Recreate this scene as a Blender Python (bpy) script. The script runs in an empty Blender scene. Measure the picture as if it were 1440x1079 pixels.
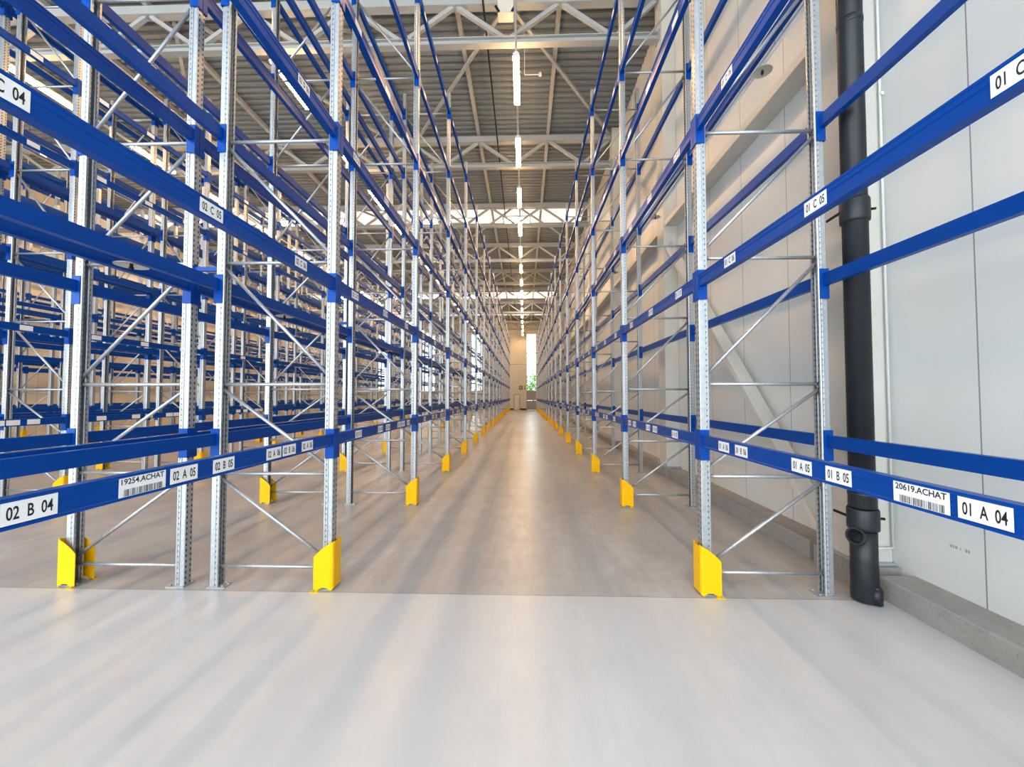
import bpy, math, random
from mathutils import Vector
random.seed(7)
PI = math.pi
scn = bpy.context.scene
C = scn.collection

# ------------------------------------------------------------------ helpers
class MB:
    """collects shapes, links them as ONE mesh object"""
    def __init__(s): s.v = []; s.f = []; s.sm = []
    def quad(s, a, b, c, d, smooth=False):
        n = len(s.v); s.v += [a, b, c, d]; s.f.append((n, n+1, n+2, n+3)); s.sm.append(smooth)
    def box(s, x0, x1, y0, y1, z0, z1):
        n = len(s.v)
        s.v += [(x0,y0,z0),(x1,y0,z0),(x1,y1,z0),(x0,y1,z0),(x0,y0,z1),(x1,y0,z1),(x1,y1,z1),(x0,y1,z1)]
        for f in ((0,3,2,1),(4,5,6,7),(0,1,5,4),(1,2,6,5),(2,3,7,6),(3,0,4,7)):
            s.f.append(tuple(n+i for i in f)); s.sm.append(False)
        return s
    def prism(s, poly, p0, ax, ay, d):
        """poly: list of (a,b) in plane p0+a*ax+b*ay, swept by vector d"""
        p0, ax, ay, d = Vector(p0), Vector(ax), Vector(ay), Vector(d)
        n = len(s.v); m = len(poly)
        base = [p0+ax*a+ay*b for a, b in poly]
        s.v += [tuple(q) for q in base]+[tuple(q+d) for q in base]
        s.f.append(tuple(n+i for i in reversed(range(m)))); s.sm.append(False)
        s.f.append(tuple(n+m+i for i in range(m))); s.sm.append(False)
        for i in range(m):
            j = (i+1) % m
            s.f.append((n+i, n+j, n+m+j, n+m+i)); s.sm.append(False)
        return s
    def tube(s, a, b, r, n=10, r2=None, cap=True):
        a, b = Vector(a), Vector(b); d = (b-a).normalized(); r2 = r if r2 is None else r2
        u = d.orthogonal().normalized(); w = d.cross(u)
        k = len(s.v)
        for p, rr in ((a, r), (b, r2)):
            for i in range(n):
                t = 2*PI*i/n
                s.v.append(tuple(p+u*(rr*math.cos(t))+w*(rr*math.sin(t))))
        for i in range(n):
            j = (i+1) % n
            s.f.append((k+i, k+j, k+n+j, k+n+i)); s.sm.append(True)
        if cap:
            s.f.append(tuple(k+i for i in reversed(range(n)))); s.sm.append(False)
            s.f.append(tuple(k+n+i for i in range(n))); s.sm.append(False)
        return s
    def bar(s, a, b, w, h, up=(0,0,1)):
        """rectangular bar; h is along the direction nearest to up"""
        a, b = Vector(a), Vector(b); d = (b-a).normalized(); up = Vector(up)
        side = d.cross(up).normalized(); u = side.cross(d).normalized()
        return s.prism([(-w/2,-h/2),(w/2,-h/2),(w/2,h/2),(-w/2,h/2)], a, side, u, b-a)
    def lathe(s, prof, cx, cy, n=24):
        k = len(s.v); m = len(prof)
        for r, z in prof:
            for i in range(n):
                t = 2*PI*i/n
                s.v.append((cx+r*math.cos(t), cy+r*math.sin(t), z))
        for q in range(m-1):
            for i in range(n):
                j = (i+1) % n
                s.f.append((k+q*n+i, k+q*n+j, k+(q+1)*n+j, k+(q+1)*n+i)); s.sm.append(abs(prof[q][0]-prof[q+1][0]) < 0.6*abs(prof[q][1]-prof[q+1][1])+1e-6)
        s.f.append(tuple(k+i for i in reversed(range(n)))); s.sm.append(False)
        s.f.append(tuple(k+(m-1)*n+i for i in range(n))); s.sm.append(False)
        return s
    def add(s, o, dx=0, dy=0, dz=0, flip=False):
        n = len(s.v); g = -1 if flip else 1
        s.v += [(dx+g*x, dy+g*y, dz+z) for x, y, z in o.v]
        s.f += [tuple(n+i for i in f) for f in o.f]; s.sm += o.sm
        return s
    def mesh(s, name, m):
        me = bpy.data.meshes.new(name); me.from_pydata(s.v, [], s.f)
        me.polygons.foreach_set('use_smooth', s.sm); me.materials.append(m); me.update()
        return me
    def build(s, name, m, parent=None, loc=(0,0,0), rz=0):
        return link(name, s.mesh(name, m), parent, loc, rz)

def link(name, me, parent=None, loc=(0,0,0), rz=0):
    o = bpy.data.objects.new(name, me); C.objects.link(o)
    o.location = loc; o.rotation_euler = (0, 0, rz)
    if parent is not None: o.parent = parent
    return o
def empty(name, loc=(0,0,0), rz=0): return link(name, None, None, loc, rz)
def tag(o, label, cat, group=None, kind='thing'):
    o['label'] = label; o['category'] = cat; o['kind'] = kind
    if group: o['group'] = group
    return o
def structure(o, label=None):
    o['kind'] = 'structure'
    if label: o['label'] = label
    return o
def dup(root, loc, rz=0.0):
    r = root.copy(); C.objects.link(r); r.location = loc; r.rotation_euler = (0, 0, rz)
    for ch in root.children:
        c = ch.copy(); C.objects.link(c); c.parent = r
        for g in ch.children:
            d = g.copy(); C.objects.link(d); d.parent = c
    return r
ORD = ['first','second','third','fourth','fifth','sixth','seventh','eighth','ninth','tenth','eleventh','twelfth',
       'thirteenth','fourteenth','fifteenth','sixteenth','seventeenth','eighteenth','nineteenth','twentieth']

# ------------------------------------------------------------------ materials
class NT:
    def __init__(s, name):
        s.m = bpy.data.materials.new(name); s.m.use_nodes = True
        s.t = s.m.node_tree; s.b = s.t.nodes['Principled BSDF']
    def n(s, typ, **kw):
        nd = s.t.nodes.new(typ)
        for k, v in kw.items():
            if k in nd.bl_rna.properties: setattr(nd, k, v)
            else: nd.inputs[k.replace('_', ' ')].default_value = v
        return nd
    def l(s, a, b): s.t.links.new(a, b)
    def math(s, op, a, b=None, c=None):
        nd = s.t.nodes.new('ShaderNodeMath'); nd.operation = op
        for i, q in enumerate((a, b, c)):
            if q is None: continue
            if isinstance(q, (int, float)): nd.inputs[i].default_value = q
            else: s.l(q, nd.inputs[i])
        return nd.outputs[0]
    def mix(s, fac, a, b):
        nd = s.t.nodes.new('ShaderNodeMix'); nd.data_type = 'RGBA'
        for i, q in ((0, fac), (6, a), (7, b)):
            if isinstance(q, (int, float)): nd.inputs[i].default_value = q
            elif isinstance(q, tuple): nd.inputs[i].default_value = (*q, 1)
            else: s.l(q, nd.inputs[i])
        return nd.outputs[2]
    def noise(s, scale, detail=3, rough=.5, coord='Object', stretch=None):
        tc = s.n('ShaderNodeTexCoord'); src = tc.outputs[coord]
        if stretch:
            mp = s.n('ShaderNodeMapping'); mp.inputs['Scale'].default_value = stretch; s.l(src, mp.inputs[0]); src = mp.outputs[0]
        nz = s.n('ShaderNodeTexNoise'); nz.inputs['Scale'].default_value = scale; nz.inputs['Detail'].default_value = detail
        nz.inputs['Roughness'].default_value = rough
        s.l(src, nz.inputs['Vector']); return nz.outputs[0]
    def ramp(s, x, stops):
        r = s.n('ShaderNodeValToRGB'); e = r.color_ramp.elements; r.color_ramp.interpolation = 'EASE'
        while len(e) < len(stops): e.new(.5)
        for q, (p, c) in zip(e, stops): q.position = p; q.color = (*c, 1) if isinstance(c, tuple) else (c, c, c, 1)
        s.l(x, r.inputs[0]); return r.outputs[0]
    def bump(s, h, strength=.2, dist=.01):
        b = s.n('ShaderNodeBump'); b.inputs['Strength'].default_value = strength; b.inputs['Distance'].default_value = dist
        s.l(h, b.inputs['Height']); s.l(b.outputs[0], s.b.inputs['Normal'])
    def pos(s, coord='Object'):
        tc = s.n('ShaderNodeTexCoord'); sp = s.n('ShaderNodeSeparateXYZ'); s.l(tc.outputs[coord], sp.inputs[0]); return sp.outputs
    def set(s, col=None, rough=None, metal=None, spec=None):
        if col is not None:
            if isinstance(col, tuple): s.b.inputs['Base Color'].default_value = (*col, 1)
            else: s.l(col, s.b.inputs['Base Color'])
        if rough is not None:
            if isinstance(rough, (int, float)): s.b.inputs['Roughness'].default_value = rough
            else: s.l(rough, s.b.inputs['Roughness'])
        if metal is not None: s.b.inputs['Metallic'].default_value = metal
        if spec is not None: s.b.inputs['Specular IOR Level'].default_value = spec
        return s.m

def plain(name, col, rough=.5, metal=0.0, var=.08, scale=6, spec=.5):
    k = NT(name); nz = k.noise(scale, 4)
    d = tuple(c*(1-var) for c in col); u = tuple(min(1, c*(1+var)) for c in col)
    return k.set(k.mix(nz, d, u), rough, metal, spec)

def mat_galv(name, holes):
    k = NT(name)
    tc = k.n('ShaderNodeTexCoord')
    vo = k.n('ShaderNodeTexVoronoi'); vo.inputs['Scale'].default_value = 55; k.l(tc.outputs['Object'], vo.inputs['Vector'])
    sp = k.n('ShaderNodeSeparateColor'); k.l(vo.outputs['Color'], sp.inputs[0])
    col = k.mix(sp.outputs[0], (.46,.48,.50), (.54,.56,.58))
    rgh = k.math('MULTIPLY_ADD', sp.outputs[1], .08, .33)
    if holes:
        x, y, z = k.pos()
        g = k.n('ShaderNodeNewGeometry'); nr = k.n('ShaderNodeSeparateXYZ'); k.l(g.outputs['Normal'], nr.inputs[0])
        fz = k.math('FRACT', k.math('DIVIDE', z, .05))
        dz = k.math('ABSOLUTE', k.math('SUBTRACT', fz, .5))
        inz = k.math('LESS_THAN', dz, .22)
        dy = k.math('ABSOLUTE', k.math('SUBTRACT', k.math('ABSOLUTE', y), .024))
        iny = k.math('LESS_THAN', dy, .0065)
        front = k.math('GREATER_THAN', k.math('ABSOLUTE', nr.outputs[0]), .9)
        h1 = k.math('MULTIPLY', k.math('MULTIPLY', inz, iny), front)
        dx = k.math('ABSOLUTE', k.math('SUBTRACT', x, .016))
        inx = k.math('LESS_THAN', dx, .0052)
        side = k.math('GREATER_THAN', k.math('ABSOLUTE', nr.outputs[1]), .9)
        inz2 = k.math('LESS_THAN', dz, .16)
        h2 = k.math('MULTIPLY', k.math('MULTIPLY', inz2, inx), side)
        h = k.math('MAXIMUM', h1, k.math('MULTIPLY', h2, .95))
        col = k.mix(h, col, (.02,.02,.025))
        met = k.math('MULTIPLY_ADD', h, -.6, .6); k.l(met, k.b.inputs['Metallic'])
        return k.set(col, rgh)
    return k.set(col, rgh, .6)

M = {}
M['galv'] = mat_galv('galvanised_steel', False)
M['post'] = mat_galv('perforated_galvanised_steel', True)
M['blue'] = plain('blue_powder_coat', (.0,.070,.34), .32, 0, .10, 3, .25)
_bb = M['blue'].node_tree.nodes['Principled BSDF']; _bb.inputs['Coat Weight'].default_value = .0; _bb.inputs['Coat Roughness'].default_value = .07
M['yellow'] = plain('yellow_powder_coat', (.93,.53,.002), .36, 0, .05, 8, .35)
M['black_pipe'] = plain('black_plastic_pipe', (.024,.028,.035), .40, 0, .2, 9)
M['dark'] = plain('dark_rubber', (.012,.012,.013), .7)
M['steel'] = plain('pale_grey_painted_steel', (.43,.455,.46), .42, 0, .05, 3)
M['column'] = plain('cream_painted_column_steel', (.66,.645,.59), .42, 0, .05, 3)
M['white'] = plain('white_enamel', (.80,.80,.78), .4, 0, .03, 5)
M['label'] = plain('white_label_vinyl', (.86,.87,.88), .35, 0, .03, 12)
M['ink'] = plain('black_print', (.02,.02,.025), .6)
M['cable'] = plain('black_cable', (.01,.01,.01), .6)
M['grey_door'] = plain('grey_door_panel', (.36,.38,.41), .45, 0, .05, 3)
M['disc'] = plain('pale_shield_metal', (.62,.60,.54), .45, .2, .06, 6)

# floor: power-floated concrete
k = NT('polished_concrete')
big = k.noise(.30, 1, .4); mid = k.noise(1.1, 1, .4); scr = k.noise(1.0, 3, .6, stretch=(10,1.6,1))
strk = k.noise(1.0, 1, .4, stretch=(1.7,.14,1))
c = k.mix(k.ramp(big, [(.22,0.0),(.78,1.0)]), (.50,.465,.44), (.66,.64,.62))
c = k.mix(k.math('MULTIPLY', k.ramp(strk, [(.25,0.0),(.80,1.0)]), .50), c, (.36,.335,.315))
c = k.mix(k.math('MULTIPLY', k.ramp(scr, [(.30,0.0),(.78,1.0)]), .38), c, (.34,.32,.305))
mot = k.noise(3.2, 4, .62)
c = k.mix(k.math('MULTIPLY', k.ramp(mot, [(.2,0.0),(.8,1.0)]), .46), c, (.34,.315,.30))
x, y, z = k.pos()
def joint(coord, at, w):
    return k.math('LESS_THAN', k.math('ABSOLUTE', k.math('SUBTRACT', coord, at)), w)
j = None
for at in (3.56, 14.8, 26.0, 37.2):
    q = joint(y, at, .004); j = q if j is None else k.math('MAXIMUM', j, q)
j = k.math('MAXIMUM', j, joint(x, -5.94, .004))
near_daylight = k.math('LESS_THAN', y, 3.56)
c = k.mix(k.math('MULTIPLY', near_daylight, .50), c, (.78,.78,.79))  # paler tone before the joint paints daylight from behind the camera into the floor
c = k.mix(k.math('MULTIPLY', j, .6), c, (.14,.13,.12))
r = k.math('MULTIPLY_ADD', mid, .06, .27)
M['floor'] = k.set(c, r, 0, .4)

# insulated wall panels: seams along one axis and fine ribs
def mat_panel(name, axis, off, pitch, col, hseams=()):
    k = NT(name); p = k.pos(); co = p[axis]
    f = k.math('FRACT', k.math('DIVIDE', k.math('SUBTRACT', co, off), pitch))
    d = k.math('ABSOLUTE', k.math('SUBTRACT', f, .5))
    seam = k.math('GREATER_THAN', d, .5-.005/pitch)
    for hz in hseams:
        seam = k.math('MAXIMUM', seam, k.math('LESS_THAN', k.math('ABSOLUTE', k.math('SUBTRACT', p[2], hz)), .02))
    rib = k.math('SINE', k.math('MULTIPLY', co, 2*PI/.055))
    nz = k.noise(1.2, 4)
    c = k.mix(nz, tuple(q*.94 for q in col), tuple(min(1, q*1.05) for q in col))
    c = k.mix(k.math('MULTIPLY', seam, .75), c, (.16,.155,.14))
    m = k.set(c, .36)
    k.bump(k.math('MULTIPLY_ADD', seam, -4.0, rib), .035, .004)
    return m
M['wall_r'] = mat_panel('white_sandwich_panel', 1, 3.08, 1.055, (.72,.73,.715))
M['wall_l'] = mat_panel('cream_sandwich_panel', 1, .3, 1.1, (.74,.66,.55))
M['wall_e'] = mat_panel('end_wall_panel', 0, .3, 1.1, (.74,.71,.63), (5.75,))

# roof deck
k = NT('grey_steel_deck'); nz = k.noise(.8, 4)
M['deck'] = k.set(k.mix(nz, (.205,.235,.255), (.25,.285,.305)), .5, 0)
k = NT('concrete_plinth'); nz = k.noise(5, 6, .65); n2 = k.noise(60, 3)
c = k.mix(nz, (.27,.26,.245), (.42,.405,.38)); c = k.mix(k.math('MULTIPLY', k.ramp(n2, [(.3,1.0),(.45,0.0)]), .4), c, (.2,.19,.18))
M['plinth'] = k.set(c, .8); k.bump(n2, .2, .004)

def emit(name, col, strength, base=(.9,.9,.9)):
    k = NT(name); k.set(base, .4)
    k.b.inputs['Emission Color'].default_value = (*col, 1); k.b.inputs['Emission Strength'].default_value = strength
    return k.m
M['lamp'] = emit('warm_lamp_diffuser', (1.0,.61,.28), 96)
M['rooflight'] = emit('daylit_rooflight', (1.0,.98,.93), 30)
M['sheet'] = emit('translucent_roof_sheet', (1.0,.98,.94), .75, (.7,.7,.66))
k = NT('window_glass'); k.set((.95,.98,.97), .02); k.b.inputs['Transmission Weight'].default_value = 1.0; k.b.inputs['IOR'].default_value = 1.05
M['glass'] = k.m
k = NT('tree_leaves'); nz = k.noise(3, 5); M['leaf'] = k.set(k.mix(nz, (.05,.16,.03), (.16,.36,.08)), .7)
M['bark'] = plain('tree_bark', (.12,.08,.05), .9, 0, .3)
k = NT('outdoor_grass'); nz = k.noise(2, 5); M['lawn'] = k.set(k.mix(nz, (.10,.20,.05), (.22,.34,.10)), .9)

# ------------------------------------------------------------------ layout
CAMH = 1.752
PITCH, Y0 = 2.8, 3.66
KMIN, KMAX = -1, 16
def fy(k_): return Y0+PITCH*k_
LEVEL = [1.405, 2.845, 4.28, 5.71, 7.13, 8.56]
LVNAME = ['lowest-level','second-level','third-level','fourth-level','fifth-level','top-level']
POST_H = 8.98
DEPTH = 1.055
XW, XL, YE = 3.40, -21.3, 50.3
# row: (x of front post, direction from front to rear, phrase, first frame index)
ROWS = [
 (1.615, 1, 'rack along the panelled wall', -1),
 (-1.79, -1, 'first rack left of the aisle', -1),
 (-4.22, 1, 'second rack left of the aisle', -1),
 (-7.66, -1, 'third rack left of the aisle', 0),
 (-10.07, 1, 'fourth rack left of the aisle', 0),
 (-13.50, -1, 'fifth rack left of the aisle', 1),
 (-15.91, 1, 'sixth rack left of the aisle', 2),
 (-19.35, -1, 'seventh rack left of the aisle', 3),
]
YAW, TILT, FPX = math.radians(1.74), math.radians(1.79), 560.0
def proj(p):
    x, y, z = p[0], p[1], p[2]-CAMH
    xr = x*math.cos(YAW)+y*math.sin(YAW); d = -x*math.sin(YAW)+y*math.cos(YAW)
    d2 = d*math.cos(TILT)+z*math.sin(TILT); zu = -d*math.sin(TILT)+z*math.cos(TILT)
    if d2 < .05: return None
    return 720+FPX*xr/d2, 539.5-FPX*zu/d2, d2

# ------------------------------------------------------------------ room
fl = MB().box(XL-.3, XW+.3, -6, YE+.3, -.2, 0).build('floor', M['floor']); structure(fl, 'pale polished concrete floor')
wr = MB().box(XW, XW+.2, -6, YE+.2, 0, 11.6).build('wall_right', M['wall_r']); structure(wr, 'white insulated panel wall with vertical seams')
b = MB()
for q0, w0 in ((3.325,.014),(3.305,.012),(3.286,.016),(3.25,.006),(3.215,.014),(3.195,.012)):
    b.box(XW-.0016, XW-.0006, q0-w0, q0, .548, .570)
o = b.build('printed_mark', M['grey_door'], wr); o['label'] = 'faint small grey printed mark low on the wall panel'
wl = MB().box(XL-.2, XL, -6, YE+.2, 0, 11.6).build('wall_left', M['wall_l']); structure(wl, 'cream panel wall far behind the racks')
# end wall with openings (door + tall window)
WX0, WX1, WZ0, WZ1 = .30, 1.55, 2.38, 9.65
e = MB()
e.box(WX1, XW, YE, YE+.2, 0, 11.6); e.box(WX0, WX1, YE, YE+.2, WZ1, 11.6); xr_ = WX0
for q0, q1 in ((-7.0, -5.2), (-13.0, -11.2), (-19.0, -17.2)):
    e.box(q1, xr_, YE, YE+.2, 0, 11.6); e.box(q0, q1, YE, YE+.2, WZ1, 11.6); e.box(q0, q1, YE, YE+.2, 0, WZ0); xr_ = q0
e.box(XL, xr_, YE, YE+.2, 0, 11.6)
structure(e.build('wall_back', M['wall_e']), 'cream end wall closing the aisle')
# tall windows, each with a frame and three panes
WINS = [(WX0, WX1), (-7.0, -5.2), (-13.0, -11.2), (-19.0, -17.2)]
for wi, (wx0, wx1) in enumerate(WINS):
    t = empty(f'window_{wi+1}', (0,0,0)); structure(t, ['tall narrow window at the end of the aisle', 'tall window behind the second aisle', 'tall window behind the third aisle', 'tall window behind the fourth aisle'][wi])
    m = MB()
    m.box(wx0, wx0+.07, YE+.04, YE+.14, WZ0, WZ1); m.box(wx1-.07, wx1, YE+.04, YE+.14, WZ0, WZ1)
    m.box(wx0+.07, wx1-.07, YE+.04, YE+.14, WZ0, WZ0+.07); m.box(wx0+.07, wx1-.07, YE+.04, YE+.14, WZ1-.07, WZ1)
    zs = [WZ0+.07, 4.78, 7.2, WZ1-.07]
    for zz in zs[1:3]: m.box(wx0+.07, wx1-.07, YE+.04, YE+.14, zz-.05, zz+.05)
    m.build('window_frame', M['white'], t)
    for a, b in ((zs[0], zs[1]-.05), (zs[1]+.05, zs[2]-.05), (zs[2]+.05, zs[3])):
        MB().box(wx0+.07, wx1-.07, YE+.085, YE+.09, a, b).build('window_pane', M['glass'], t)
t = empty('door_1', (0,0,0)); structure(t, 'grey door panel under the tall window')
m = MB().box(WX0+.06, WX1-.06, YE+.05, YE+.11, .02, 1.18); m.box(WX0+.06, WX1-.06, YE+.05, YE+.11, 1.20, WZ0-.07); m.build('door_leaf', M['grey_door'], t)
m = MB().box(WX0, WX0+.06, YE+.02, YE+.14, 0, WZ0); m.box(WX1-.06, WX1, YE+.02, YE+.14, 0, WZ0); m.box(WX0+.06, WX1-.06, YE+.02, YE+.14, WZ0-.07, WZ0); m.build('door_frame', M['grey_door'], t)
MB().box(WX0+.12, WX0+.16, YE-.02, YE+.05, .98, 1.14).build('door_handle', M['dark'], t)
t = empty('door_2', (0,0,0)); structure(t, 'white door in the end wall')
MB().box(-1.22, -.62, YE-.045, YE-.01, .02, 1.88).build('door_leaf', M['white'], t)
m = MB().box(-1.32, -1.24, YE-.06, YE-.002, 0, 1.98); m.box(-.60, -.52, YE-.06, YE-.002, 0, 1.98); m.box(-1.24, -.60, YE-.06, YE-.002, 1.90, 1.98); m.build('door_frame', M['steel'], t)
MB().box(-.72, -.68, YE-.09, YE-.045, .95, 1.08).build('door_handle', M['dark'], t)
m = MB().box(XL, -1.33, YE-.05, YE-.002, 0, .16); m.box(-.51, WX0-.01, YE-.05, YE-.002, 0, .16); m.box(WX1+.01, 3.0, YE-.05, YE-.002, 0, .16)
structure(m.build('baseboard_back', M['dark']))
t = MB().box(-.62, -.18, YE-.07, YE-.005, 2.55, 3.05).build('wall_sign', M['dark']); tag(t, 'small dark sign board mounted beside the tall end window', 'sign')
MB().box(-.56, -.24, YE-.072, YE-.0705, 2.60, 3.0).build('sign_face', M['grey_door'], t)
t = MB().box(.02, .16, YE-.06, YE-.005, 2.5, 3.1).build('wall_switch_box', M['grey_door']); tag(t, 'narrow grey box mounted between dark sign and end window', 'box')
MB().box(.05, .13, YE-.065, YE-.0605, 2.6, 2.75).build('cover_plate', M['dark'], t)

# outside
structure(MB().box(-12, 16, YE+.31, 80, -.3, -.05).build('ground_outside', M['lawn']), 'lawn outside the end window')
t = empty('tree', (1.35, 58, -.05)); tag(t, 'green leafy tree seen through the tall end window', 'tree')
m = MB()
for i in range(420):
    a, b, rr = random.random()*2*PI, random.uniform(-1,1), random.random()**.4
    cx, cy, cz = 1.7*rr*math.cos(a)*math.sqrt(1-b*b), 1.5*rr*math.sin(a)*math.sqrt(1-b*b), 3.2+1.9*rr*b
    s_ = random.uniform(.16,.3); u = Vector((random.gauss(0,1), random.gauss(0,1), random.gauss(0,1))).normalized(); w = u.orthogonal().normalized()
    p = Vector((cx,cy,cz)); m.quad(tuple(p-u*s_), tuple(p-w*s_*.6), tuple(p+u*s_), tuple(p+w*s_*.6))
m.build('foliage', M['leaf'], t)
MB().tube((0,0,0), (0,0,2.6), .14, 10, .08).build('trunk', M['bark'], t)

# concrete plinth (interrupted at the columns) and columns
CY = [4.04+5.0*i for i in range(-2, 10)]
PX0, PH = 3.09, .185
edges = [-6]+[q for c_ in CY for q in (c_-.42, c_+.42)]+[YE]
m = MB()
for a, b in zip(edges[0::2], edges[1::2]):
    if b > a: m.prism([(PX0+.012,0),(XW,0),(XW,PH),(PX0+.012,PH),(PX0,PH-.012),(PX0,0)], (0,a,0), (1,0,0), (0,0,1), (0,b-a,0))
structure(m.build('baseboard_right', M['plinth']), 'low concrete plinth along the panelled wall')
def column_mb():
    b = MB(); x0, x1 = 3.10, XW-.004; yh = .21
    b.box(x0, x0+.02, -yh, yh, .22, 11.20); b.box(x1-.02, x1, -yh, yh, .22, 11.20); b.box(x0+.02, x1-.02, -.008, .008, .22, 11.20)
    b.box(x0+.021, x1-.021, -yh, -yh+.012, .22, 11.20); b.box(x0+.021, x1-.021, yh-.012, yh, .22, 11.20)
    return b
vis = 0
for i, c_ in enumerate(CY):
    if c_ < 3: continue
    t = empty('steel_column', (0, c_, 0))
    tag(t, f'cream steel column, {ORD[vis]} from the camera along the panelled wall', 'column', 'steel columns along the panelled wall'); vis += 1
    column_mb().build('shaft', M['column'], t)
    MB().box(3.045, XW-.003, -.30, .30, .0, .20).build('concrete_base', M['plinth'], t)
    MB().box(3.06, XW-.006, -.25, .25, .201, .219).build('base_plate', M['steel'], t)
    for sy in (-.23, .23): MB().tube((3.08, sy, .215), (3.08, sy, .26), .014, 6).build('anchor_bolt', M['galv'], t)
# wall rails (girts) between columns
n_ = 0
for a, b in zip(CY[2:], CY[3:]):
    t = MB().box(3.13, XW-.004, a+.214, b-.214, 5.52, 5.64).build('wall_rail', M['column'])
    MB().box(3.125, 3.129, a+.214, b-.214, 5.525, 5.635).build('mounting_plate', M['column'], t)
    tag(t, f'cream horizontal steel rail, {ORD[n_]} bay from the camera on the panelled wall', 'rail', 'horizontal rails on the panelled wall'); n_ += 1
# diagonal wall brace in the bay between the first two visible columns
t = MB().bar((3.22, 8.76, 5.02), (3.22, 4.40, .34), .08, .19, (1,0,0)).build('wall_brace', M['column'])
MB().box(3.20, 3.24, 8.60, 8.822, 4.84, 5.12).build('mounting_plate', M['column'], t)
tag(t, 'wide cream diagonal brace between the first two wall columns', 'brace')
t = MB().bar((3.22, 9.38, 6.0), (3.22, 13.70, 10.1), .08, .16, (1,0,0)).build('wall_brace', M['column'])
MB().box(3.20, 3.24, 9.262, 9.45, 5.80, 6.1).build('mounting_plate', M['column'], t)
tag(t, 'cream diagonal brace rising above the rail beyond the second wall column', 'brace')
# thin white conduit beside the first column
t = MB().tube((3.38, 3.80, .36), (3.38, 3.80, 10.4), .011, 8).build('wall_conduit', M['white'])
MB().tube((3.38, 3.80, .36), (3.12, 3.80, .345), .011, 8).build('conduit_elbow', M['white'], t)
MB().box(3.372, 3.399, 3.775, 3.789, 4.6, 4.63).build('mounting_clip', M['white'], t)
tag(t, 'thin white vertical conduit beside the black drain pipe', 'conduit')

# black drain pipe
PXc, PYc, PR = 2.912, 3.55, .092
t = empty('drain_pipe', (PXc, PYc, 0)); tag(t, 'thick black plastic drain pipe standing by the panelled wall', 'pipe')
R_ = PR
MB().lathe([(R_*1.0,.012),(R_*1.06,.02),(R_*1.06,.30),(R_*1.03,.34),(R_*1.03,.60)], 0,0,32).build('base_socket', M['black_pipe'], t)
s_ = MB().lathe([(R_*1.06,.605),(R_*1.2,.615),(R_*1.22,.64),(R_*1.22,.775),(R_*1.16,.79)], 0,0,32); s_.build('clamp_collar', M['black_pipe'], t)
MB().lathe([(R_*1.05,.795),(R_*1.08,.80),(R_*1.08,.90),(R_*1.12,.905),(R_*1.12,.925),(R_*1.0,.93)], 0,0,32).build('coupling', M['black_pipe'], t)
MB().lathe([(R_,.93),(R_,10.6)], 0,0,32).build('pipe_shaft', M['black_pipe'], t)
MB().lathe([(R_*1.02,3.27),(R_*1.16,3.28),(R_*1.18,3.31),(R_*1.18,3.46),(R_*1.1,3.48)], 0,0,32).build('clamp_collar', M['black_pipe'], t)
MB().lathe([(R_*1.005,5.05),(R_*1.04,5.06),(R_*1.04,5.10),(R_*1.005,5.11)], 0,0,32).build('joint_ring', M['black_pipe'], t)
# side inlet with an open mouth
u = Vector((-.88,-.46,.10)).normalized(); a = Vector((0,0,.555))+u*.05; b = a+u*.085
s_ = MB().tube(tuple(a), tuple(b), .062, 20, cap=False); s_.tube(tuple(b-u*.022), tuple(b), .073, 20, cap=False); s_.tube(tuple(b), tuple(b-u*.06), .058, 20, .05, cap=False)
k0 = len(s_.v); o1 = u.orthogonal().normalized(); o2 = u.cross(o1)
for rr in (.073, .056):
    for i in range(20): s_.v.append(tuple(b+(o1*math.cos(2*PI*i/20)+o2*math.sin(2*PI*i/20))*rr))
for i in range(20):
    j_ = (i+1) % 20; s_.f.append((k0+i, k0+j_, k0+20+j_, k0+20+i)); s_.sm.append(False)
s_.build('side_inlet', M['black_pipe'], t)
MB().tube(tuple(b-u*.058), tuple(b-u*.05), .054, 20).build('inlet_bore', M['dark'], t)
s_ = MB().tube((.035,-.068,.012), (.035,-.068,.13), .046, 16); s_.lathe([(.046,.13),(.032,.155),(.01,.162)], .035, -.068, 16); s_.build('foot_cap', M['black_pipe'], t)
for zz in (.71, 3.38):
    MB().tube((.105, -.04, zz), (.14,-.05,zz), .011, 8).build('clamp_bolt', M['dark'], t)
    q_ = MB().bar((-.10,.0,zz), (-.085,.21,zz), .012, .02); q_.build('wall_bracket', M['dark'], t)

# ------------------------------------------------------------------ roof
DZ = 11.22
m = MB(); rp = .24; yy = -6.0
pr = []
while yy < YE+.2:
    pr += [(yy, DZ+.07), (yy+.03, DZ), (yy+.13, DZ), (yy+.16, DZ+.07)]; yy += rp
strips = [(19.9, 21.85), (36.0, 38.3), (45.2, 46.4)]
def deck_seg(q0, q1, mat, name):
    b = MB(); pts = [p for p in pr if q0-.01 <= p[0] <= q1+.01]
    if not pts: return None
    for (a0, z0), (a1, z1) in zip(pts, pts[1:]):
        b.quad((XL-.1,a0,z0), (XL-.1,a1,z1), (XW+.1,a1,z1), (XW+.1,a0,z0))
    return b.build(name, mat)
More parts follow.
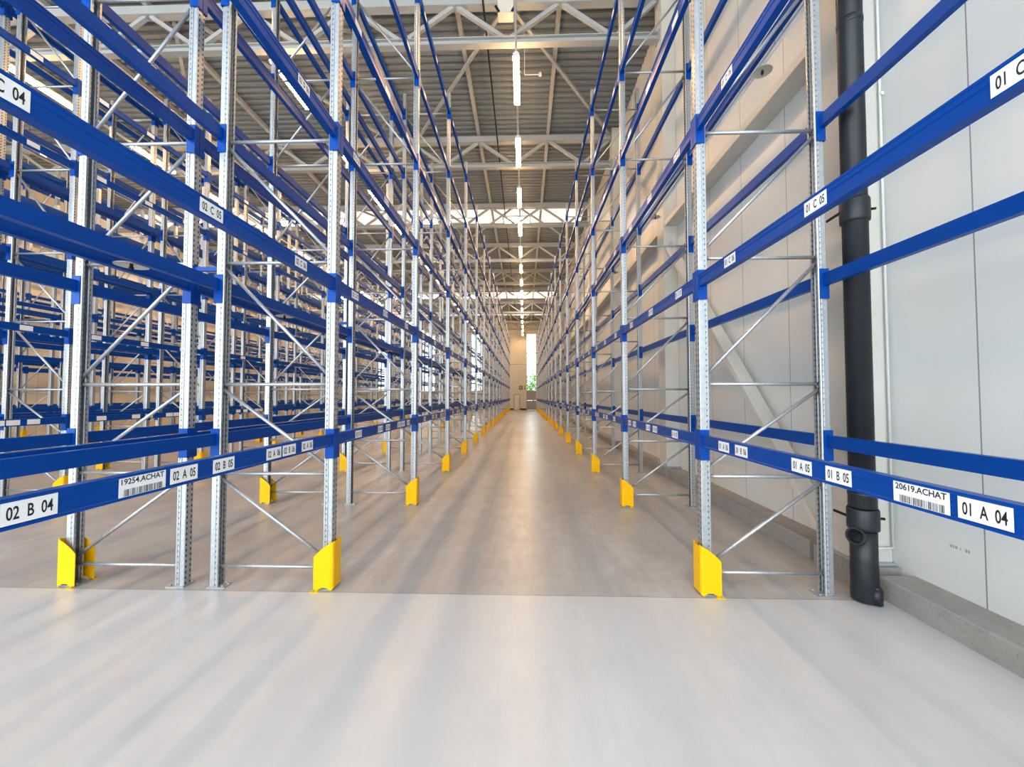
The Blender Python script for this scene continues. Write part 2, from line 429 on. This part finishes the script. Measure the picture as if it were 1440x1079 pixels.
# one continuous deck; the translucent sheets are laid just under it
o = deck_seg(-7, YE+1, M['deck'], 'ceiling'); structure(o, 'grey corrugated steel roof deck')
structure(MB().box(XL-.1, XW+.1, -6, YE+.2, DZ+.08, DZ+.2).build('ceiling_slab', M['deck']))
n_ = 0
for a, b in strips:
    t = MB().box(XL+.2, 3.06, a, b, DZ-.016, DZ-.004).build('roof_light_sheet', M['sheet'])
    tag(t, f'pale translucent roof strip, {ORD[n_]} from the camera across the ceiling', 'roof light', 'translucent strips in the ceiling'); n_ += 1
n_ = 0
for a, b in strips[:2]:
    yc = (a+b)/2+.20
    for xc in (-.38, -5.31, -10.25, -12.72, -17.66):
        t = empty('ceiling_dome_light', (xc, yc, DZ-.02))
        tag(t, f'bright white square roof light, {ORD[n_ % 5]} from the wall in the {ORD[n_//5]} ceiling strip', 'roof light', 'square roof lights'); n_ += 1
        MB().box(-.66,.66,-.5,.5,-.045,-.004).build('diffuser', M['rooflight'], t)
        f = MB(); f.box(-.74,-.665,-.58,.58,-.10,-.003); f.box(.665,.74,-.58,.58,-.10,-.003); f.box(-.665,.665,-.58,-.505,-.10,-.003); f.box(-.665,.665,.505,.58,-.10,-.003)
        f.build('frame', M['white'], t)
# purlins
PUR = [-1.614+2.468*i for i in range(-8, 3)]
for i, xp in enumerate(sorted(PUR, reverse=True)):
    if xp > 3.0: continue
    t = MB().box(xp-.055, xp+.055, -5, YE-.01, 11.07, DZ-.02).build('ceiling_purlin', M['steel'])
    tag(t, f'pale steel purlin under the roof deck, {ORD[i]} from the panelled wall', 'purlin', 'roof purlins')
# trusses
n_ = 0
XT0 = XL+.02
for c_ in CY:
    if c_ < 8: continue
    t = empty('roof_truss', (0, c_, 0)); tag(t, f'pale steel roof truss, {ORD[n_]} from the camera above the aisle', 'truss', 'roof trusses'); n_ += 1
    xr = 3.092
    b = MB(); b.prism([(-.085,0),(.085,0),(.085,.02),(.012,.02),(.012,.145),(.085,.145),(.085,.165),(-.085,.165),(-.085,.145),(-.012,.145),(-.012,.02),(-.085,.02)], (XT0,0,9.93), (0,1,0), (0,0,1), (xr-XT0,0,0))
    b.build('bottom_chord', M['steel'], t)
    MB().box(XT0, xr, -.10, .10, 10.86, 11.06).build('top_chord', M['steel'], t)
    x_ = 3.32
    while x_ - 2.468 > XL:
        xm = x_-1.234
        MB().bar((min(x_-.06, xr-.06),0,10.87), (xm+.07,0,10.10), .09, .09, (0,1,0)).build('web_diagonal', M['steel'], t)
        MB().bar((xm-.07,0,10.10), (x_-2.468+.06,0,10.87), .09, .09, (0,1,0)).build('web_diagonal', M['steel'], t)
        x_ -= 2.468
    MB().box(xr-.02, xr+.004, -.12, .12, 9.90, 10.13).build('mounting_plate', M['steel'], t)
# roof wind braces
BR = []
for i, (c0, c1) in enumerate(zip(CY[3:8], CY[4:9])):
    if i % 2: continue
    BR += [((-.25, c0+.2), (3.0, c1-.2)), ((-.5, c0+.2), (-3.75, c1-.2)), ((-8.2,c0+.2),(-4.9,c1-.2)), ((-8.6,c0+.2),(-11.9,c1-.2))]
for i, (a, b) in enumerate(BR):
    t = MB().bar((a[0], a[1], 10.99), (b[0], b[1], 10.99), .08, .07).build('ceiling_brace', M['steel'])
    tag(t, f'pale diagonal roof brace, {ORD[i%4]} from the panelled wall, {["nearest","middle","farthest"][i//4]} braced roof bay', 'brace', 'diagonal roof braces')
t = MB().tube((-.93, -4, 10.76), (-.93, YE-.1, 10.76), .022, 8).build('ceiling_cable', M['cable']); tag(t, 'thin black cable running along under the roof deck', 'cable')
# grey ceiling box above the first truss and a thin detector arm beside the first lamp
t = empty('ceiling_box', (-.40, 8.55, 0)); tag(t, 'pale grey box fixed to the ceiling above the first truss', 'ceiling box')
MB().box(-.17,.17,-.12,.12,10.13,10.56).build('housing', M['column'], t); MB().box(-.05,.05,-.05,.05,10.56,11.18).build('mounting_stem', M['column'], t)
for sx in (-1, 1): MB().bar((sx*.14,-.125,10.14),(sx*.22,-.125,10.28),.02,.05).build('bracket', M['dark'], t)
t = empty('ceiling_detector', (0, 10.02, 0)); tag(t, 'thin pale detector arm hanging beside the first aisle lamp', 'detector')
MB().tube((.02,0,10.03),(.42,0,10.03),.012,8).build('arm', M['white'], t); MB().tube((.42,0,10.0),(.42,0,10.07),.04,12).build('sensor_head', M['white'], t)
MB().tube((.02,0,10.03),(.02,0,11.2),.008,6).build('hanger', M['white'], t)

# ------------------------------------------------------------------ lamps
AIS = [(-.17, 'central aisle'), (-5.62, 'second aisle'), (-11.75, 'third aisle'), (-17.3, 'fourth aisle')]
lamp0 = None
house = MB().box(-.04,.04,-.75,.75,.045,.09).mesh('housing', M['white'])
dif = MB().prism([(-.07,.045),(-.07,.012),(-.045,0),(.045,0),(.07,.012),(.07,.045)], (0,-.74,0), (1,0,0), (0,0,1), (0,1.48,0)).mesh('diffuser', M['lamp'])
endc = MB().box(-.072,.072,-.012,.012,-.002,.05).mesh('end_cap', M['white'])
for ai, (ax, an) in enumerate(AIS):
    t = MB().box(ax-.025, ax+.025, -2, YE-.4, 9.312, 9.36).build('light_trunk_rail', M['white'])
    for c_ in [-1.5]+[q-(.3 if ai < 2 else .9) for q in CY if q > 3]: MB().tube((ax, c_, 9.36), (ax, c_, 11.2), .008, 6).build('hanger', M['galv'], t)
    tag(t, f'thin pale rail carrying the row of lamps over the {an}', 'light rail', 'lamp rails')
    n_ = 0
    for i in range(-3, 15):
        yc = 9.25+PITCH*i
        if yc < 6 or yc > YE-1: continue
        if ai > 0 and yc < abs(ax)/1.316-2.5: continue
        if lamp0 is None:
            lamp0 = empty('ceiling_light', (ax, yc, 9.22)); link('housing', house, lamp0); link('diffuser', dif, lamp0)
            link('end_cap', endc, lamp0, (0,-.752,0)); link('end_cap', endc, lamp0, (0,.752,0)); L = lamp0
        else: L = dup(lamp0, (ax, yc, 9.22))
        tag(L, f'glowing warm tube lamp, {ORD[n_]} along the rail over the {an}', 'ceiling light', f'tube lamps over the {an}'); n_ += 1

# ------------------------------------------------------------------ rack parts (local: u=x from front to rear, y along the row)
def post_mb():
    t_ = .004
    outer = [(.080,.026),(.080,.046),(.074,.050),(.065,.050),(.062,.0465),(.056,.0465),(.053,.050),(.044,.050),(.038,.043),(.006,.043),(0,.038)]
    outer = outer+[(a, -b) for a, b in reversed(outer)]
    inner = [(.076,.026),(.076,.043),(.072,.046),(.066,.046),(.063,.0425),(.055,.0425),(.052,.046),(.046,.046),(.040,.039),(.008,.039),(.004,.035)]
    inner = inner+[(a, -b) for a, b in reversed(inner)]
    b = MB(); n = len(outer); z0, z1 = .009, POST_H
    for z in (z0, z1):
        for q in outer+inner: b.v.append((q[0]-.04, q[1], z))
    N = 2*n
    for i in range(n-1):
        b.f.append((i, N+i, N+i+1, i+1)); b.sm.append(False)
        b.f.append((n+i, n+i+1, N+n+i+1, N+n+i)); b.sm.append(False)
        for z, fl_ in ((0, 0), (N, 1)):
            q = (z+i, z+i+1, z+n+i+1, z+n+i); b.f.append(q if not fl_ else q[::-1]); b.sm.append(False)
    for i in (0, n-1):
        b.f.append((i, n+i, N+n+i, N+i)); b.sm.append(False)
    return b
POST = post_mb().mesh('upright_post', M['post'])
HZ = [.18, 1.03, 1.86, 3.01, 4.18, 5.62, 7.08, 8.5]
BRH = MB().tube((.0,0,0), (DEPTH-.0,0,0), .0165, 8).mesh('horizontal_brace', M['galv'])
def diag_mb(z0, z1): return MB().tube((.0,0,z0+.05), (DEPTH,0,z1-.03), .0165, 8)
DIAG = []
for a, b in zip(HZ, HZ[1:]): DIAG.append((a, diag_mb(a, b).mesh('diagonal_brace', M['galv'])))
fp = MB().box(-.055,.115,-.062,.062,0,.008); FOOT = fp.mesh('foot_plate', M['galv'])
BOLT = MB().tube((0,0,.009),(0,0,.022),.011,6).mesh('anchor_bolt', M['galv'])
def frame_whole():
    b = MB(); p = post_mb(); b.add(p); b.add(p, DEPTH, 0, 0, True)
    for z in HZ: b.tube((.0,0,z), (DEPTH,0,z), .0165, 6)
    for a, q in zip(HZ, HZ[1:]): b.tube((.0,0,a+.05), (DEPTH,0,q-.03), .0165, 6)
    b.box(-.055,.115,-.062,.062,0,.008); b.box(DEPTH-.115,DEPTH+.055,-.062,.062,0,.008)
    return b
FRAME_FAR = frame_whole().mesh('upright_frame', M['post'])
proto = empty('upright_frame', (0,-60,0))
link('upright_post', POST, proto); link('upright_post', POST, proto, (DEPTH,0,0), PI)
for z in HZ: link('horizontal_brace', BRH, proto, (0,0,z))
for a, me in DIAG: link('diagonal_brace', me, proto)
for x_, r_ in ((0,0),(DEPTH,PI)):
    f = link('foot_plate', FOOT, proto, (x_,0,0), r_)
    for q in (-.05,.05): link('anchor_bolt', BOLT, f, (.085, q*.9, 0))
proto_used = False

# yellow post guard
def guard_mb():
    path = [(.105,-.086,.30),(.075,-.086,.335),(.03,-.086,.375),(-.01,-.086,.405),(-.05,-.086,.428),(-.066,-.080,.432),(-.074,-.064,.440),
            (-.074,-.03,.425),(-.074,.03,.425),(-.074,.064,.440),(-.066,.080,.432),(-.05,.086,.428),(-.01,.086,.405),(.03,.086,.375),(.075,.086,.335),(.105,.086,.30)]
    bot = [.004,.004,.03,.03,.004,.012,.022,.022,.022,.022,.012,.004,.03,.03,.004,.004]
    b = MB(); t_ = .006; n = len(path)
    for i, (u_, y_, zt) in enumerate(path):
        iu = u_+(t_ if -.07 < 0 and u_ < -.06 else 0); iy = y_-math.copysign(t_, y_) if abs(y_) > .07 else y_
        b.v += [(u_,y_,bot[i]), (u_,y_,zt), (iu,iy,zt), (iu,iy,bot[i])]
    for i in range(n-1):
        p, q = 4*i, 4*i+4
        for a, c_ in ((0,1),(1,2),(2,3),(3,0)):
            b.f.append((p+a, q+a, q+c_, p+c_)); b.sm.append(False)
    b.f.append((0,1,2,3)); b.sm.append(False); p = 4*(n-1); b.f.append((p+3,p+2,p+1,p)); b.sm.append(False)
    return b
GUARD = guard_mb().mesh('post_guard', M['yellow'])
gf = MB().box(.05,.125,-.118,-.087,.0,.006); GFOOT = gf.mesh('guard_foot', M['yellow'])
GBOLT = MB().tube((0,0,.0065),(0,0,.02),.010,6).mesh('anchor_bolt', M['galv'])
gproto = link('post_guard', GUARD, None, (0,-60,0))
for sy in (0, PI):
    pass
g1 = link('guard_foot', GFOOT, gproto); link('anchor_bolt', GBOLT, g1, (.10,-.103,0))
GF2 = MB().box(.05,.125,.087,.118,.0,.006).mesh('guard_foot', M['yellow']); g2 = link('guard_foot', GF2, gproto); link('anchor_bolt', GBOLT, g2, (.10,.103,0))
g_used = False

# beam
BH = .108; HALF = PITCH/2-.057
def beam_mb():
    b = MB()
    prof = [(-.045,0),(-.045,-.010),(-.042,-.013),(-.042,-.036),(-.0385,-.040),(-.0385,-.094),(-.042,-.097),(-.045,-.098),(-.045,-BH),(.006,-BH),(.006,0)]
    return b.prism(prof, (0,-HALF,0), (1,0,0), (0,0,1), (0,2*HALF,0))
def conn_mb(s):
    b = MB(); y1 = s*(PITCH/2-.052); 
    ya, yb = sorted((y1, y1-s*.0045)); b.box(-.0505,.03, ya, yb, -.225, .045)
    ya, yb = sorted((s*(PITCH/2-.003), y1)); b.box(-.0505,-.046, ya, yb, -.225, .045)
    return b
BEAM = beam_mb().mesh('rack_beam', M['blue'])
CONN = [conn_mb(s).mesh('connector', M['blue']) for s in (-1, 1)]
cn = MB().tube((-.0506,0,-.03),(-.056,0,-.03),.009,8)
BEAM_FAR = MB(); BEAM_FAR.box(-.044,.006,-HALF,HALF,-BH,0)
for s in (-1, 1): BEAM_FAR.add(conn_mb(s))

# labels: on the front face, reading towards -y locally
LT = .0012
def label_plate(w, h): return MB().box(-.0415-LT, -.0415, -w/2, w/2, -h/2, h/2)
LAB = {}
def text_mesh(txt, h, wmax):
    cu = bpy.data.curves.new('lettering', 'FONT'); cu.body = txt; cu.size = 1.0; cu.align_x = 'CENTER'; cu.align_y = 'CENTER'; cu.resolution_u = 3; cu.offset = .016
    ob = bpy.data.objects.new('lettering_tmp', cu); C.objects.link(ob)
    dg = bpy.context.evaluated_depsgraph_get()
    me = bpy.data.meshes.new_from_object(ob.evaluated_get(dg)); bpy.data.objects.remove(ob)
    xs = [v.co.x for v in me.vertices]; ys = [v.co.y for v in me.vertices]
    sx = wmax/(max(xs)-min(xs)); sy = h/(max(ys)-min(ys)); xc = (max(xs)+min(xs))/2; yc = (max(ys)+min(ys))/2
    for v in me.vertices:
        a, b = (v.co.x-xc)*sx, (v.co.y-yc)*sy
        v.co = (-.0415-LT-.0006, -a, b)
    me.materials.clear(); me.materials.append(M['ink']); return me
def bars_mesh(seed):
    r_ = random.Random(seed); b = MB(); y_ = -.093
    while y_ < .088:
        w = r_.choice((.0018,.0026,.004)); b.quad((-.0415-LT-.0006,y_,-.036),(-.0415-LT-.0006,y_,-.006),(-.0415-LT-.0006,y_+w,-.006),(-.0415-LT-.0006,y_+w,-.036)); y_ += w+r_.choice((.002,.003,.005))
    return b.mesh('barcode', M['ink'])
PL_S = label_plate(.165,.078).mesh('location_label', M['label']); PL_B = label_plate(.225,.084).mesh('barcode_label', M['label'])
TXT = {}
def put_label(parent, y_, txt, z_=-.054):
    if txt and txt.endswith('ACHAT'):
        o = link('barcode_label', PL_B, parent, (0,y_,z_))
        me = TXT.setdefault(txt, None) or text_mesh(txt, .026, .205); TXT[txt] = me
        link('lettering', me, o, (0,0,.024)); link('barcode', bars_mesh(len(txt)+ord(txt[0])), o, (0,0,-.004))
    else:
        o = link('location_label', PL_S, parent, (0,y_,z_))
        if txt:
            me = TXT.get(txt) or text_mesh(txt, .046, .135); TXT[txt] = me
            link('lettering', me, o)
    return o
def labels_for(row, kb, lv):
    """list of (y offset from bay centre in world, text)"""
    base = 4+3*(kb+1)
    P = '01' if row == 0 else '02'
    if row == 0:
        A = [(-.836,'A',0),(-.201,'B',1),(.064,'A',1),(.692,'B',2),(.944,'A',2)]; U = [(-.983,0),(-.09,1),(.805,2)]; br = (-.614, '20619.ACHAT')
    else:
        A = [(-.889,'B',0),(-.249,'A',1),(.022,'B',1),(.487,'A',2),(.668,'B',2),(.916,'A',2)]; U = [(-1.016,0),(-.112,1),(.782,2)]; br = (-.469, '19254.ACHAT')
    readable = row in (0, 1) and kb <= 1
    if lv == 0:
        out = [(q, f'{P}  {c_}  {base+i:02d}' if readable else None) for q, c_, i in A]
        if row in (0,1) and kb == -1: out.append(br)
        if kb > 5: out = out[1::2]
    else:
        out = [(q, f'{P}  {"BCDEFG"[lv]}  {base+i:02d}' if readable and lv < 3 else None) for q, i in U]
        if kb > 5: out = out[1:2]
    return out

# ------------------------------------------------------------------ place racks
cand = []
for ri, (xf, sg, phrase, k0) in enumerate(ROWS):
    rz = 0 if sg > 0 else PI
    for k_ in range(k0, KMAX+1):
        y_ = fy(k_)
        near_ = y_+abs(xf)*.6 < (24 if ri < 3 else 17)
        if near_:
            if not proto_used: o = proto; o.location = (xf,y_,0); o.rotation_euler = (0,0,rz); proto_used = True
            else: o = dup(proto, (xf,y_,0), rz)
        else: o = link('upright_frame', FRAME_FAR, None, (xf,y_,0), rz)
        tag(o, f'galvanised upright frame, {ORD[k_-k0]} along the {phrase}', 'rack frame', f'upright frames of the {phrase}')
        # yellow guards at the front posts
        p = proj((xf,y_,.2))
        if k_ >= 0 and p and -60 < p[0] < 1500:
            if not g_used: g = gproto; g.location = (xf,y_,0); g.rotation_euler = (0,0,rz); g_used = True
            elif p[2] < 16: g = dup(gproto, (xf,y_,0), rz)
            else: g = link('post_guard', GUARD, None, (xf,y_,0), rz)
            tag(g, f'yellow steel post guard at the {ORD[k_-k0]} frame, {phrase}', 'post guard', f'yellow guards of the {phrase}')
    for kb in range(k0, KMAX):
        yc = fy(kb)+PITCH/2
        for lv, zt in enumerate(LEVEL):
            for side in (0, 1):
                xb = xf if side == 0 else xf+sg*DEPTH
                sc_ = 0
                for q in range(15):
                    p = proj((xb, yc-1.35+2.7*q/14, zt-.05))
                    if p and 0 < p[0] < 1440 and 0 < p[1] < 1079: sc_ += (FPX/p[2])**2
                sc_ *= 1.0 if ri < 2 else .45 if ri == 2 else .25
                cand.append((sc_, ri, kb, lv, side, xb, yc, zt))
cand.sort(key=lambda q: -q[0])
far = MB(); b0 = None
for i, (sc_, ri, kb, lv, side, xb, yc, zt) in enumerate(cand):
    xf, sg, phrase, k0 = ROWS[ri]
    rz = 0 if (sg > 0) == (side == 0) else PI
    if i < 300:
        if b0 is None:
            o = b0 = link('rack_beam', BEAM, None, (xb,yc,zt), rz)
            for me in CONN: link('connector', me, b0)
        else:
            o = b0.copy(); C.objects.link(o); o.location = (xb,yc,zt); o.rotation_euler = (0,0,rz)
            for me in CONN: link('connector', me, o)
        if side == 0 and ri in (0, 1, 3, 5):
            for q, txt in labels_for(ri, kb, lv): put_label(o, q if rz == 0 else -q, txt)
        face = 'aisle-side' if side == 0 else 'rear'
        tag(o, f'blue {LVNAME[lv]} {face} beam in the {ORD[kb-k0]} bay, {phrase}', 'rack beam', f'blue beams of the {phrase}')
    else:
        far.add(BEAM_FAR, xb, yc, zt, rz != 0)
t = far.build('distant_rack_beams', M['blue']); tag(t, 'many more blue beams deep in the farther rack bays', 'rack beam', None, 'stuff')

# blue row spacers between the two back-to-back racks
sp0 = None; n_ = 0
for k_ in range(-1, 8):
    for zz in (2.955, 5.95):
        if sp0 is None:
            sp0 = MB().box(-3.117, -2.893, -.015, .015, -.02, .02).build('row_spacer', M['blue'], None, (0,fy(k_),zz)); S = sp0
            MB().box(-2.8925,-2.888,-.02,.02,-.05,.05).build('mounting_plate', M['blue'], sp0); MB().box(-3.122,-3.1175,-.02,.02,-.05,.05).build('mounting_plate', M['blue'], sp0)
        else: S = dup(sp0, (0,fy(k_),zz))
        tag(S, f'blue {"lower" if zz < 4 else "upper"} spacer joining the first and second racks at their {ORD[k_+1]} frames', 'row spacer', 'blue row spacers'); n_ += 1

# in-rack sprinkler pipes with round shields
def sprinkler(x_, z_, y0, y1, ys, label):
    t = MB().tube((x_,y0,z_), (x_,y1,z_), .024, 10).build('sprinkler_pipe', M['white']); tag(t, label, 'sprinkler pipe')
    for q in ys:
        h = MB().tube((x_,q,z_-.02), (x_,q,z_-.10), .011, 8); h.tube((x_,q,z_-.10),(x_,q,z_-.125),.018,8,.006); h.build('sprinkler_head', M['dark'], t)
        MB().lathe([(.03,z_-.066),(.098,z_-.080),(.104,z_-.083),(.104,z_-.087),(.098,z_-.085),(.03,z_-.071)], x_, q, 24).build('shield_disc', M['disc'], t)
    for q in range(int(y0)+1, int(y1), 4): MB().tube((x_,q+.4,z_+.022),(x_,q+.4,z_+.10),.008,6).build('pipe_hanger', M['galv'], t)
sprinkler(2.79, 5.63, 3.72, 45.0, [4.63+3.8*i for i in range(8)], 'white sprinkler pipe with round shields behind the rack along the panelled wall')
sprinkler(-3.005, 2.835, .9, 45.0, [2.93-1.95+1.95*i for i in range(16)], 'white sprinkler pipe with round shields between the first and second racks')

# ------------------------------------------------------------------ light, camera
w = bpy.data.worlds.new('world'); scn.world = w; w.use_nodes = True
bg = w.node_tree.nodes['Background']; bg.inputs[0].default_value = (.875,.95,1.0,1); bg.inputs[1].default_value = 4.9
cam = bpy.data.cameras.new('camera'); co = bpy.data.objects.new('camera', cam); C.objects.link(co)
cam.sensor_fit = 'HORIZONTAL'; cam.sensor_width = 36; cam.lens = 36*FPX/1440; cam.clip_start = .05; cam.clip_end = 300
co.location = (0,0,CAMH); co.rotation_euler = (PI/2+TILT, 0, YAW)
scn.camera = co
scn.view_settings.view_transform = 'Standard'
scn.view_settings.look = 'None'
scn.view_settings.exposure = 0.10
scn.view_settings.gamma = 0.88
scn.cycles.max_bounces = 8; scn.cycles.diffuse_bounces = 5; scn.cycles.glossy_bounces = 4
scn.cycles.use_denoising = True
scn.cycles.denoising_input_passes = 'RGB_ALBEDO_NORMAL'
scn.cycles.denoising_prefilter = 'ACCURATE'
scn.cycles.sample_clamp_indirect = 6
